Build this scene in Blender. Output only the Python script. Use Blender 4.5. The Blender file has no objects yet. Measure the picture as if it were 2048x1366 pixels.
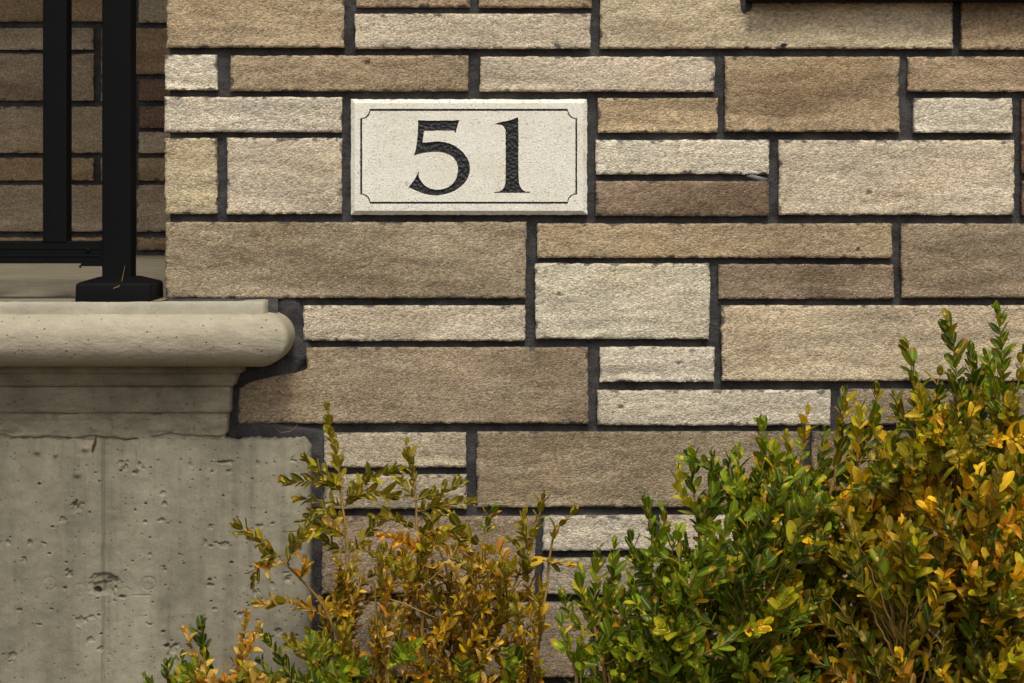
import bpy, bmesh, math, random
import numpy as np
from mathutils import Vector, Matrix
random.seed(7)
sc = bpy.context.scene
COL = sc.collection

# ------------------------------------------------------------------ camera, sky, sun, exposure
S = 0.00083          # metres per photo pixel on the wall plane (Y = 0)
D = 3.5              # camera distance to the wall plane
YH = 400.0           # photo row of the horizon
EYE = 1.25           # camera height
cd = bpy.data.cameras.new('camera'); cam = bpy.data.objects.new('camera', cd); COL.objects.link(cam)
cam.location = (0, -D, EYE); cam.rotation_euler = (math.radians(90), 0, 0)
cd.sensor_width = 36; cd.lens = 36 * (D / S) / 2048
cd.shift_y = -(683 - YH) / 2048
cd.clip_end = 500; cd.clip_start = 0.05
sc.camera = cam
SUN_EL, SUN_AZ = math.radians(56), math.radians(7)     # azimuth: to the right of straight behind the camera
w = bpy.data.worlds.new('World'); sc.world = w; w.use_nodes = True
nt = w.node_tree; nt.nodes.clear()
sky = nt.nodes.new('ShaderNodeTexSky'); sky.sky_type = 'NISHITA'; sky.sun_disc = False
sky.sun_elevation = SUN_EL; sky.sun_rotation = math.pi - SUN_AZ; sky.dust_density = 4.0; sky.air_density = 1.0
hs = nt.nodes.new('ShaderNodeHueSaturation'); hs.inputs['Saturation'].default_value = 0.25
bg = nt.nodes.new('ShaderNodeBackground'); bg.inputs['Strength'].default_value = 0.11
wo = nt.nodes.new('ShaderNodeOutputWorld')
nt.links.new(sky.outputs[0], hs.inputs['Color']); nt.links.new(hs.outputs[0], bg.inputs[0]); nt.links.new(bg.outputs[0], wo.inputs[0])
sd = bpy.data.lights.new('sun', 'SUN'); sd.energy = 1.5; sd.angle = math.radians(11); sd.color = (1.0, 0.93, 0.82)
sun = bpy.data.objects.new('sun', sd); COL.objects.link(sun)
sv = Vector((math.sin(SUN_AZ) * math.cos(SUN_EL), -math.cos(SUN_AZ) * math.cos(SUN_EL), math.sin(SUN_EL)))
sun.rotation_euler = sv.to_track_quat('Z', 'Y').to_euler(); sun.location = sv * 20
sc.render.engine = 'CYCLES'; sc.cycles.max_bounces = 6; sc.cycles.diffuse_bounces = 4
sc.view_settings.view_transform = 'Standard'; sc.view_settings.look = 'None'
sc.view_settings.gamma = 1; sc.view_settings.exposure = 0.50

# ------------------------------------------------------------------ helpers
def P(px, py, Y=0.0):
    k = (D + Y) / D
    return Vector(((px - 1024) * S * k, Y, EYE - (py - YH) * S * k))
def X(px, Y=0.0): return (px - 1024) * S * (D + Y) / D
def Z(py, Y=0.0): return EYE - (py - YH) * S * (D + Y) / D
def lin(c):
    return tuple(((v / 255 + .055) / 1.055) ** 2.4 if v > 10 else v / 255 / 12.92 for v in c)
def srgb(r, g, b, k=1.0):
    return tuple(min(v * k, 1.0) for v in lin((r, g, b)))
def tag(o, label=None, cat=None, group=None, kind=None):
    if label: o['label'] = label
    if cat: o['category'] = cat
    if group: o['group'] = group
    if kind: o['kind'] = kind
    return o
def empty(name, loc=(0, 0, 0)):
    o = bpy.data.objects.new(name, None); COL.objects.link(o); o.location = loc; o.empty_display_size = .05; return o
def link(name, me, mat=None, parent=None):
    o = bpy.data.objects.new(name, me); COL.objects.link(o)
    if mat is not None and not me.materials: me.materials.append(mat)
    if parent is not None:
        o.parent = parent
        o.matrix_parent_inverse = Matrix.Translation(-parent.location)
    return o
def mesh_np(name, V, F, smooth=True, attrs=None):
    me = bpy.data.meshes.new(name)
    V = np.asarray(V, np.float32); F = np.asarray(F, np.int32)
    n, k = F.shape
    me.vertices.add(len(V)); me.vertices.foreach_set('co', V.ravel())
    me.loops.add(n * k); me.loops.foreach_set('vertex_index', F.ravel())
    me.polygons.add(n); me.polygons.foreach_set('loop_start', np.arange(0, n * k, k, dtype=np.int32))
    try: me.polygons.foreach_set('loop_total', np.full(n, k, np.int32))
    except Exception: pass
    for nm, (typ, arr) in (attrs or {}).items():
        a = me.attributes.new(nm, typ, 'POINT')
        a.data.foreach_set({'FLOAT': 'value', 'FLOAT_COLOR': 'color', 'FLOAT_VECTOR': 'vector'}[typ], np.asarray(arr, np.float32).ravel())
    me.update(calc_edges=True)
    me.polygons.foreach_set('use_smooth', np.full(n, smooth, bool))
    return me
_perm = {}
def vn(x, y, seed=0):                      # value noise in -1..1
    if seed not in _perm: _perm[seed] = np.random.RandomState(seed).rand(256, 256).astype(np.float64) * 2 - 1
    T = _perm[seed]
    x = np.asarray(x, float); y = np.asarray(y, float)
    ix = np.floor(x).astype(int); iy = np.floor(y).astype(int); fx = x - ix; fy = y - iy
    fx = fx * fx * (3 - 2 * fx); fy = fy * fy * (3 - 2 * fy)
    a = T[ix & 255, iy & 255]; b = T[(ix + 1) & 255, iy & 255]; c = T[ix & 255, (iy + 1) & 255]; d = T[(ix + 1) & 255, (iy + 1) & 255]
    return (a * (1 - fx) + b * fx) * (1 - fy) + (c * (1 - fx) + d * fx) * fy
def fbm(x, y, seed=0, o=3):
    r = 0; a = 1; t = 0
    for i in range(o):
        r = r + a * vn(x * 2 ** i + 17.3 * i, y * 2 ** i + 5.1 * i, seed + i); t += a; a *= .5
    return r / t
def grid_faces(nx, nz, off=0):
    i, j = np.meshgrid(np.arange(nx - 1), np.arange(nz - 1), indexing='ij')
    a = (i * nz + j).ravel() + off
    return np.stack([a, a + nz, a + nz + 1, a + 1], 1)
def bevel_box(name, lo, hi, bev, mat, parent, seg=2):
    bm = bmesh.new(); bmesh.ops.create_cube(bm, size=1)
    for v in bm.verts:
        v.co = Vector([(lo[i] + hi[i]) / 2 + v.co[i] * (hi[i] - lo[i]) for i in range(3)])
    if bev: bmesh.ops.bevel(bm, geom=bm.edges[:], offset=bev, segments=seg, affect='EDGES', profile=.5)
    me = bpy.data.meshes.new(name); bm.to_mesh(me); bm.free()
    for p in me.polygons: p.use_smooth = False
    return link(name, me, mat, parent)
def tube_mesh(name, pts, rads, sides=5):
    pts = [Vector(p) for p in pts]; V = []; F = []
    n = len(pts); up = Vector((0.13, 1, 0.2)).normalized()
    for i, p in enumerate(pts):
        t = (pts[min(i + 1, n - 1)] - pts[max(i - 1, 0)]).normalized()
        a = t.cross(up).normalized(); b = t.cross(a)
        for k in range(sides):
            q = 2 * math.pi * k / sides
            V.append(p + (a * math.cos(q) + b * math.sin(q)) * rads[i])
    for i in range(n - 1):
        for k in range(sides):
            k2 = (k + 1) % sides
            F.append((i * sides + k, i * sides + k2, (i + 1) * sides + k2, (i + 1) * sides + k))
    return mesh_np(name, [tuple(v) for v in V], F)

# ------------------------------------------------------------------ materials
class NB:
    def __init__(s, name):
        s.m = bpy.data.materials.new(name); s.m.use_nodes = True; s.t = s.m.node_tree; s.t.nodes.clear()
        s.out = s.n('ShaderNodeOutputMaterial'); s.b = s.n('ShaderNodeBsdfPrincipled'); s.l(s.b.outputs[0], s.out.inputs[0])
    def n(s, t): return s.t.nodes.new(t)
    def l(s, a, b): s.t.links.new(a, b)
    def set(s, sock, v):
        if hasattr(v, 'is_output') or isinstance(v, bpy.types.NodeSocket): s.l(v, sock)
        else:
            if sock.type == 'RGBA' and len(v) == 3: v = (*v, 1)
            sock.default_value = v
    def pos(s, scale=(1, 1, 1), obj=False):
        g = s.n('ShaderNodeTexCoord'); mp = s.n('ShaderNodeMapping'); mp.inputs['Scale'].default_value = scale
        s.l(g.outputs['Object'], mp.inputs['Vector']); return mp.outputs[0]
    def noise(s, vec, scale, detail=3, rough=.55, out='Fac'):
        n = s.n('ShaderNodeTexNoise'); s.l(vec, n.inputs['Vector']); n.inputs['Scale'].default_value = scale
        n.inputs['Detail'].default_value = detail; n.inputs['Roughness'].default_value = rough; return n.outputs[out]
    def voro(s, vec, scale, feat='F1'):
        n = s.n('ShaderNodeTexVoronoi'); s.l(vec, n.inputs['Vector']); n.inputs['Scale'].default_value = scale; n.feature = feat
        return n
    def ramp(s, v, a, b, lo=0.0, hi=1.0):
        n = s.n('ShaderNodeMapRange'); s.set(n.inputs[0], v); n.inputs[1].default_value = a; n.inputs[2].default_value = b
        n.inputs[3].default_value = lo; n.inputs[4].default_value = hi; return n.outputs[0]
    def math(s, op, a, b=0.0):
        n = s.n('ShaderNodeMath'); n.operation = op; s.set(n.inputs[0], a); s.set(n.inputs[1], b); return n.outputs[0]
    def mix(s, f, a, b, mode='MIX'):
        n = s.n('ShaderNodeMix'); n.data_type = 'RGBA'; n.blend_type = mode; n.clamp_factor = True
        s.set(n.inputs[0], f); s.set(n.inputs[6], a); s.set(n.inputs[7], b); return n.outputs[2]
    def scale(s, c, f):                      # colour times scalar socket
        n = s.n('ShaderNodeVectorMath'); n.operation = 'SCALE'; s.set(n.inputs[0], c); s.set(n.inputs['Scale'], f); return n.outputs[0]
    def attr(s, name):
        n = s.n('ShaderNodeAttribute'); n.attribute_name = name; return n
    def bump(s, h, dist, strength=1.0, prev=None):
        n = s.n('ShaderNodeBump'); s.set(n.inputs['Height'], h); n.inputs['Distance'].default_value = dist; n.inputs['Strength'].default_value = strength
        if prev is not None: s.l(prev, n.inputs['Normal'])
        return n.outputs[0]
    def finish(s, col, rough=.9, normal=None, spec=.3):
        s.set(s.b.inputs['Base Color'], col); s.set(s.b.inputs['Roughness'], rough)
        s.b.inputs['Specular IOR Level'].default_value = spec
        if normal is not None: s.l(normal, s.b.inputs['Normal'])
        return s.m

def mat_stone():
    b = NB('split_stone')
    oi = b.n('ShaderNodeObjectInfo')
    p = b.pos((.8, 1, 1.1)); pm = b.pos((.45, 1, 1.25))
    v = b.voro(p, 300); sep = b.n('ShaderNodeSeparateColor'); b.l(v.outputs['Color'], sep.inputs[0])
    v2 = b.voro(p, 560); sep2 = b.n('ShaderNodeSeparateColor'); b.l(v2.outputs['Color'], sep2.inputs[0])
    grain = b.ramp(sep.outputs[0], 0, 1, .70, 1.27)
    fine = b.ramp(sep2.outputs[0], 0, 1, .78, 1.18)
    col = b.scale(oi.outputs['Color'], b.math('MULTIPLY', grain, fine))
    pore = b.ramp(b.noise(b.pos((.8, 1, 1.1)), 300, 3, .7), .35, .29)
    col = b.mix(b.math('MULTIPLY', pore, .6), col, b.mix(1.0, col, (.35, .33, .32), 'MULTIPLY'))  # pores tinted darker: the shade of their recesses is put into the colour
    wv = b.n('ShaderNodeTexNoise'); b.l(b.pos((.30, 1, 1.5)), wv.inputs['Vector']); wv.inputs['Scale'].default_value = 15; wv.inputs['Detail'].default_value = 7
    wv.inputs['Roughness'].default_value = .66; wv.inputs['Distortion'].default_value = .8
    col = b.scale(col, b.ramp(wv.outputs['Fac'], .3, .7, .72, 1.26))
    # patches: greyer, warmer, and darker burn marks (strength in the object's alpha)
    n1 = b.noise(pm, 8, 5, .62)
    col = b.mix(b.math('MULTIPLY', b.ramp(n1, .44, .62), b.math('MULTIPLY', oi.outputs['Alpha'], .8)), col, b.mix(1.0, col, (.56, .51, .46), 'MULTIPLY'))
    n2 = b.noise(b.pos((.6, 3, 1.0)), 11, 4, .6)
    col = b.mix(b.ramp(n2, .5, .72, 0, .45), col, b.mix(1.0, col, (1.12, 1.0, .84), 'MULTIPLY'))
    n3 = b.noise(b.pos((.35, 2, 1.3)), 16, 4, .6)
    col = b.mix(b.ramp(n3, .5, .75, 0, .5), col, b.mix(1.0, col, (1.16, 1.17, 1.2), 'MULTIPLY'))
    sg = b.ramp(b.noise(b.pos((.9, 1, .9)), 27, 6, .7), .63, .72)
    col = b.mix(b.math('MULTIPLY', sg, .42), col, (.10, .095, .09))
    # dark mineral grains
    dk = b.math('MULTIPLY', b.ramp(sep.outputs[1], .88, .93), b.ramp(v.outputs['Distance'], .45, .2))
    col = b.mix(b.math('MULTIPLY', dk, .55), col, (.05, .045, .04))
    lt = b.math('MULTIPLY', b.ramp(sep.outputs[2], .88, .96), b.ramp(v.outputs['Distance'], .5, .3))
    col = b.mix(b.math('MULTIPLY', lt, .38), col, (.62, .55, .42))
    # mortar smeared along the arrises
    e = b.attr('edge').outputs['Fac']
    sm = b.ramp(b.math('ADD', e, b.ramp(b.noise(p, 55, 4, .65), .35, .75, .010, -.011)), .0035, -.001)
    col = b.mix(b.math('MULTIPLY', sm, .8), col, (.045, .043, .045))
    h = b.math('SUBTRACT', b.math('MULTIPLY', b.noise(p, 480, 3, .7), 1.2), b.math('MULTIPLY', v.outputs['Distance'], 1.3))
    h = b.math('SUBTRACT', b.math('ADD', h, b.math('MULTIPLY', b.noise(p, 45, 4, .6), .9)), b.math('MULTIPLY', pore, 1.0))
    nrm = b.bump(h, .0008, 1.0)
    return b.finish(col, .93, nrm, .2)

def mat_mortar():
    b = NB('charcoal_mortar'); p = b.pos()
    n = b.noise(p, 30, 4, .6); f = b.noise(p, 500, 3, .7)
    col = b.mix(b.ramp(n, .35, .7), srgb(46, 44, 44), srgb(76, 74, 73))
    col = b.scale(col, b.ramp(f, .3, .7, .6, 1.4))
    h = b.math('ADD', b.math('MULTIPLY', f, 1.0), b.math('MULTIPLY', b.noise(p, 120, 3, .6), 1.5))
    return b.finish(col, .85, b.bump(h, .0025, .9), .35)

def mat_concrete(name, c1, c2, stain, pit=1.0, streak=True, bumpd=.0016, bl=True):
    b = NB(name); p = b.pos()
    n = b.noise(b.pos((1, 1, .35 if streak else 1)), 9, 5, .6)
    col = b.mix(b.ramp(n, .35, .68), c1, c2)
    st = b.noise(b.pos((26, 5, 1.6)) if streak else b.pos((1.2, 4, 14)), 1.4 if streak else 2.2, 4, .62)
    col = b.mix(b.ramp(st, .5, .74, 0, .6), col, stain)
    blot = b.noise(b.pos((.7, 1, 1.2)), 34, 6, .72)
    col = b.scale(col, b.ramp(blot, .3, .7, .76 if bl else .88, 1.2 if bl else 1.1))
    f = b.noise(p, 700, 2, .7); col = b.scale(col, b.ramp(f, .3, .7, .88, 1.12))
    v = b.voro(b.pos((1, 1, 1.15)), 170); sep = b.n('ShaderNodeSeparateColor'); b.l(v.outputs['Color'], sep.inputs[0])
    hole = b.math('MULTIPLY', b.ramp(sep.outputs[0], .93, .94), b.ramp(v.outputs['Distance'], .30, .14))
    h = b.math('SUBTRACT', b.math('ADD', b.math('MULTIPLY', f, .35), b.math('MULTIPLY', b.noise(b.pos((1.2, 1, .7) if streak else (.5, 1, 1.3)), 150, 5, .68), .8)), b.math('MULTIPLY', hole, 1.6 * pit))
    col = b.mix(b.math('MULTIPLY', hole, .35 * pit), col, (.06, .05, .04))
    return b.finish(col, .88, b.bump(h, bumpd, 1.0), .3)

def mat_plaque():
    b = NB('cast_plaque_stone'); p = b.pos()
    v = b.voro(p, 460); sep = b.n('ShaderNodeSeparateColor'); b.l(v.outputs['Color'], sep.inputs[0])
    col = b.mix(b.ramp(b.noise(p, 14, 4, .6), .4, .7), srgb(224, 221, 207), srgb(216, 210, 191))
    col = b.scale(col, b.ramp(sep.outputs[0], 0, 1, .94, 1.12))
    dk = b.math('MULTIPLY', b.ramp(sep.outputs[1], .84, .90), b.ramp(v.outputs['Distance'], .5, .2))
    col = b.mix(b.math('MULTIPLY', dk, .85), col, srgb(100, 95, 88))
    v2 = b.voro(p, 75); s2 = b.n('ShaderNodeSeparateColor'); b.l(v2.outputs['Color'], s2.inputs[0])
    agg = b.math('MULTIPLY', b.ramp(s2.outputs[0], .84, .86), b.ramp(v2.outputs['Distance'], .22, .12))
    col = b.mix(b.math('MULTIPLY', agg, .55), col, b.mix(s2.outputs[1], srgb(205, 165, 110), srgb(140, 146, 144)))
    h = b.math('ADD', b.noise(p, 450, 3, .65), b.math('MULTIPLY', dk, -.9))
    return b.finish(col, .85, b.bump(h, .0017, 1.0), .3)

def mat_engrave():
    b = NB('black_sandblast_paint'); p = b.pos()
    v = b.voro(p, 210, 'SMOOTH_F1'); h = b.math('ADD', b.math('MULTIPLY', v.outputs['Distance'], 1.4), b.math('MULTIPLY', b.noise(p, 400, 3, .6), .7))
    col = b.mix(b.noise(p, 160, 2), srgb(16, 17, 19), srgb(28, 29, 31))
    return b.finish(col, .42, b.bump(h, .0020, 1.0), .4)

def mat_black():
    b = NB('black_powder_coat'); p = b.pos()
    n = b.noise(p, 900, 2); dust = b.noise(p, 18, 5, .7)
    col = b.mix(b.ramp(dust, .5, .8, 0, .35), (.0035, .0035, .0038), (.011, .0107, .0105))
    return b.finish(col, b.ramp(dust, .3, .8, .55, .75), b.bump(n, .0002, .5), .08)

def mat_leaf():
    b = NB('box_leaf')
    c = b.attr('lc').outputs['Color']; uvn = b.attr('luv')
    sx = b.n('ShaderNodeSeparateXYZ'); b.l(uvn.outputs['Vector'], sx.inputs[0])
    u, vv, r = sx.outputs[0], sx.outputs[1], sx.outputs[2]
    p = b.pos()
    col = b.scale(c, b.ramp(b.noise(p, 90, 3, .6), .3, .7, .72, 1.28))
    mid = b.ramp(b.math('ABSOLUTE', vv), .02, .055, .38, 0)
    col = b.mix(mid, col, srgb(190, 175, 80))
    # yellow blister on some leaves, browning tip on others
    cu = b.math('MULTIPLY', b.math('FRACT', b.math('MULTIPLY', r, 7.31)), .55); cu = b.math('ADD', cu, .22)
    cv = b.math('MULTIPLY', b.math('SUBTRACT', b.math('FRACT', b.math('MULTIPLY', r, 13.7)), .5), .26)
    du = b.math('SUBTRACT', u, cu); dv = b.math('SUBTRACT', vv, cv)
    d = b.math('SQRT', b.math('ADD', b.math('MULTIPLY', du, du), b.math('MULTIPLY', dv, dv)))
    spot = b.math('MULTIPLY', b.ramp(d, .135, .075), b.ramp(b.math('FRACT', b.math('MULTIPLY', r, 29.9)), .60, .62))
    col = b.mix(b.math('MULTIPLY', spot, .85), col, srgb(222, 182, 62))
    tip = b.math('MULTIPLY', b.ramp(u, .72, .98), b.ramp(b.math('FRACT', b.math('MULTIPLY', r, 3.3)), .7, .75))
    col = b.mix(b.math('MULTIPLY', tip, .7), col, srgb(168, 112, 42))
    b.finish(col, .5, b.bump(b.noise(p, 260, 2), .0006, .6), .32)
    tr = b.n('ShaderNodeBsdfTranslucent'); b.set(tr.inputs['Color'], b.mix(1.0, col, (1.2, 1.25, .4), 'MULTIPLY'))
    mx = b.n('ShaderNodeMixShader'); mx.inputs[0].default_value = .26
    b.l(b.b.outputs[0], mx.inputs[1]); b.l(tr.outputs[0], mx.inputs[2]); b.l(mx.outputs[0], b.out.inputs[0])
    return b.m

def mat_simple(name, c1, c2, scale, rough=.8, bd=.001, bs=200, stretch=(1, 1, 1)):
    b = NB(name); p = b.pos(stretch)
    col = b.mix(b.ramp(b.noise(p, scale, 4, .6), .3, .7), c1, c2)
    return b.finish(col, rough, b.bump(b.noise(p, bs, 3, .6), bd, .8), .3)

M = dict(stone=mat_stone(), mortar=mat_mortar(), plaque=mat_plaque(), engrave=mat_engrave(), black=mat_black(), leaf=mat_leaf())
M['found'] = mat_concrete('board_formed_concrete', srgb(117, 112, 95), srgb(145, 139, 119), srgb(97, 92, 76), .8)
M['bull'] = mat_concrete('buff_cast_stone', srgb(157, 149, 128), srgb(170, 162, 141), srgb(134, 125, 104), 1.2, False, .0024, False)
M['fillet'] = mat_concrete('pale_cast_stone', srgb(146, 140, 121), srgb(160, 154, 135), srgb(110, 103, 88), .5, False, .001, False)
M['band'] = mat_concrete('grey_cast_concrete', srgb(126, 119, 98), srgb(154, 146, 123), srgb(94, 88, 69), .7, False, .0034)
M['floor'] = mat_concrete('porch_concrete', srgb(122, 113, 94), srgb(132, 123, 103), srgb(110, 101, 84), .6, False, .001)
M['twig'] = mat_simple('box_twig', srgb(150, 116, 62), srgb(116, 100, 44), 60, .75, .0008, 300)
M['soil'] = mat_simple('garden_soil', srgb(70, 55, 42), srgb(98, 78, 60), 30, .95, .012, 60)
M['straw'] = mat_simple('dry_straw', srgb(206, 170, 104), srgb(170, 130, 74), 80, .8)
M['rust'] = mat_simple('rusty_steel', srgb(84, 52, 34), srgb(58, 42, 32), 90, .85)
M['soffit'] = mat_simple('painted_board', srgb(110, 100, 86), srgb(120, 110, 95), 5, .7)
M['glass'] = mat_simple('dark_glass', (.01, .012, .014), (.014, .016, .018), 3, .05, 0.0001)

# ------------------------------------------------------------------ ground
g = mesh_np('ground', [(-150, -200, 0), (150, -200, 0), (150, 150, 0), (-150, 150, 0)], [(0, 1, 2, 3)], False)
tag(link('ground', g, M['soil']), kind='structure')

# ------------------------------------------------------------------ bricks
TONE = {   # colour as the stone shows in even light, strength of its dark patches
    'cream': ((203, 194, 172), .3), 'white': ((213, 205, 185), .2), 'light': ((190, 175, 146), .55),
    'lt2': ((197, 185, 161), .4), 'tan': ((176, 157, 127), .7), 'tan2': ((167, 147, 118), .85), 'grey': ((156, 141, 117), .85),
    'brn': ((151, 136, 114), .95), 'dark': ((149, 132, 110), 1.0), 'red': ((122, 98, 80), .9), 'gl': ((176, 164, 142), .5),
    'bk1': ((150, 129, 100), .5), 'bk2': ((172, 156, 132), .5), 'bk3': ((160, 144, 120), .5)}
ALB = .88
def brick_obj(parent, x0, x1, zt, zb, tone, seed, Y=0.0, left=None, top=None, pits=(), res=.0022, depth=.085, uneven=1.0):
    rs = np.random.RandomState(seed)
    W, H = x1 - x0, zt - zb
    nx = max(4, int(W / res)); nz = max(4, int(H / res))
    u = np.linspace(0, 1, nx)[:, None] * np.ones((1, nz)); v = np.ones((nx, 1)) * np.linspace(0, 1, nz)[None, :]
    ox, oz = rs.rand(2) * 90
    zz = zb + v * H; xx = x0 + u * W
    J = lambda t, k, sd: (vn(t * 21 + ox, k + oz + 0 * t, sd + 9) * .0007 + fbm(t * 105 + ox, k + oz + 0 * t, sd, 3) * .0012 + vn(t * 260 + ox, k + oz + 0 * t, sd + 7) * .0004) * uneven
    xl = x0 + J(zz, 1.3, 1) * 1.3; xr = x1 + J(zz, 7.7, 2) * 1.3
    if left is not None: xl = xl + left(zz)
    x = xl + (xr - xl) * u
    zl = zb + J(x, 3.1, 3) * .7; zh = zt + J(x, 5.9, 4) * .8
    if top is not None: zh = zh + top(x)
    z = zl + (zh - zl) * v
    d = np.minimum(np.minimum(x - xl, xr - x), np.minimum(z - zl, zh - z))
    r = .0035 * (1 + .9 * fbm(x * 60 + ox, z * 60 + oz, 11, 2))
    t = np.clip(1 - d / np.maximum(r, .0008), 0, 1)
    y = Y + .0022 * t * t * (1.0 + vn(x * 150 + ox, z * 150, 21) * .6)
    y = y + uneven * (.0020 * fbm(x * 7 + ox, z * 26 + oz, 31, 3) + .0016 * np.abs(fbm(x * 16 + oz, z * 38 + ox, 33, 2)) + .0005 * fbm(x * 45 + oz, z * 70 + ox, 35, 3))
    # a long split hollow near the lower edge of many stones
    hz = zb + H * (.12 + .12 * rs.rand()); hx = x0 + W * (.2 + .6 * rs.rand())
    y = y + uneven * .003 * rs.rand() * np.exp(-((x - hx) / .07) ** 2 - ((z - hz - .004 * np.sin(x * 40)) / .009) ** 2)
    y = y + (rs.rand() - .5) * .003 + (rs.rand() - .5) * .004 * (v - .5)
    for (qx, qz, qr) in pits:
        y = y + .006 * np.clip(1.3 - (((x - qx) / qr) ** 2 + ((z - qz) / qr) ** 2), 0, 1)
    V = np.stack([x, y, z], -1).reshape(-1, 3)
    F = grid_faces(nx, nz)
    idx = np.arange(nx * nz).reshape(nx, nz)
    ring = np.concatenate([idx[:, 0], idx[-1, 1:], idx[-2::-1, -1], idx[0, -2:0:-1]])
    fr = V[ring]; bk = fr.copy(); bk[:, 1] = Y + depth
    n0 = len(V); m = len(ring); V = np.concatenate([V, fr, bk])
    a = np.arange(m); b2 = (a + 1) % m
    F2 = np.stack([n0 + a, n0 + m + a, n0 + m + b2, n0 + b2], 1)
    F = np.concatenate([F, F2])
    e = np.concatenate([d.ravel(), np.full(2 * m, .002)])
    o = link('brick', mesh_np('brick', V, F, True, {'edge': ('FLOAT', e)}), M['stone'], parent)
    c, al = TONE[tone]; c = np.array(lin(c)) * np.array([1.02, 1.0, .98]) * ALB * (1 + (rs.rand() - .5) * .10); c = c * (1 + (rs.rand(3) - .5) * .03)
    o.color = (*[float(q) for q in c], al)
    return o

wall = empty('stone_wall', (X(1024), .05, 0))
tag(wall, 'tan and cream split stone house wall with dark mortar joints', 'wall')
def lnotch(z):
    py = YH + (EYE - z) / S
    return np.interp(py, [690, 739, 746, 752, 765, 776, 850], [136 * S, 136 * S, 118 * S, 70 * S, 22 * S, 2 * S, 0])
def tnotch(x):
    px = 1024 + x / S
    return np.interp(px, [1190, 1476, 1488, 2000], [0, 0, -60 * S, -60 * S])
FB = [(333, -60, 688, 95, 'tan'), (711, -58, 940, 14, 'tan'), (957, -58, 1184, 15, 'tan'), (709, 27, 1182, 97, 'lt2'),
      (1200, -58, 1906, 97, 'light'), (1923, -2, 2130, 99, 'tan2'),
      (329, 109, 434, 180, 'white'), (461, 111, 936, 182, 'tan'), (960, 113, 1430, 183, 'lt2'), (1450, 113, 1799, 263, 'tan2'), (1816, 113, 2130, 183, 'tan2'),
      (329, 194, 683, 264, 'cream'), (1195, 196, 1436, 265, 'tan'), (1828, 196, 2026, 265, 'cream'), (2044, 198, 2300, 347, 'red'), (2045, 362, 2300, 431, 'red'),
      (329, 276, 433, 428, 'light'), (454, 276, 684, 428, 'lt2'), (1192, 280, 1539, 348, 'white'), (1192, 362, 1538, 432, 'dark'), (1558, 280, 2030, 430, 'lt2'),
      (331, 444, 1052, 596, 'grey'), (1075, 447, 1785, 516, 'tan'), (1804, 447, 2300, 596, 'brn'), (1071, 527, 1419, 678, 'cream'), (1437, 529, 1788, 598, 'dark'),
      (607, 611, 1050, 682, 'lt2'), (1443, 611, 2300, 762, 'light'), (476, 695, 1176, 847, 'grey'), (1200, 694, 1428, 764, 'cream'), (1195, 781, 1662, 851, 'cream'),
      (1681, 779, 2300, 850, 'grey'), (648, 866, 932, 935, 'gl'), (954, 864, 1606, 1015, 'grey'), (1624, 864, 2300, 1016, 'dark'), (648, 950, 934, 1018, 'gl'),
      (644, 1034, 1070, 1188, 'grey'), (1086, 1032, 1303, 1102, 'cream'), (1320, 1032, 1700, 1102, 'lt2'), (1086, 1117, 1382, 1190, 'gl'), (1400, 1117, 1800, 1190, 'light'),
      (1716, 1032, 2300, 1102, 'grey'), (1817, 1117, 2300, 1190, 'tan'), (644, 1206, 1180, 1356, 'grey'), (1196, 1206, 1890, 1356, 'brn'), (1906, 1206, 2300, 1356, 'tan'),
      (644, 1372, 1400, 1520, 'tan'), (1416, 1372, 2300, 1520, 'grey')]
pits_px = [(735, 127, 6), (1738, 387, 6), (1242, 816, 5), (1118, 590, 4), (1358, 727, 4), (1296, 1062, 4), (1716, 500, 4)]
for i, (a, t, b_, c, tone) in enumerate(FB):
    pt = [(X(q[0]), Z(q[1]), q[2] * S) for q in pits_px if a < q[0] < b_ and t < q[1] < c]
    brick_obj(wall, X(a), X(b_), Z(t), Z(c), tone, 100 + i, left=lnotch if (a, t) == (476, 695) else None, top=tnotch if (a, t) == (1200, -58) else None, pits=pt)
rows_px = [(-60, 99), (113, 183), (196, 265), (280, 430), (447, 596), (611, 762), (779, 850), (864, 1016), (1032, 1102), (1117, 1190), (1206, 1356), (1372, 1520)]
tn = ['tan', 'lt2', 'grey', 'cream', 'light', 'brn', 'tan2']
rr = random.Random(3)
for i, (t, c) in enumerate(rows_px):
    a = 2145 if c < 190 else 2314
    while a < 3300:
        b_ = a + rr.choice((280, 350, 470, 700)); brick_obj(wall, X(a), X(b_), Z(t), Z(c), rr.choice(tn), 700 + i * 9 + a % 7, res=.007); a = b_ + 18
for i in range(6):
    c = -74 - i * 166; a = 333
    while a < 1440:
        b_ = min(a + rr.choice((230, 350, 470)), 1466)
        if 1466 - b_ < 60: b_ = 1466
        brick_obj(wall, X(a), X(b_), Z(c - 152), Z(c), rr.choice(tn), 900 + i * 9 + a % 7, res=.007); a = b_ + 18
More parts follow.
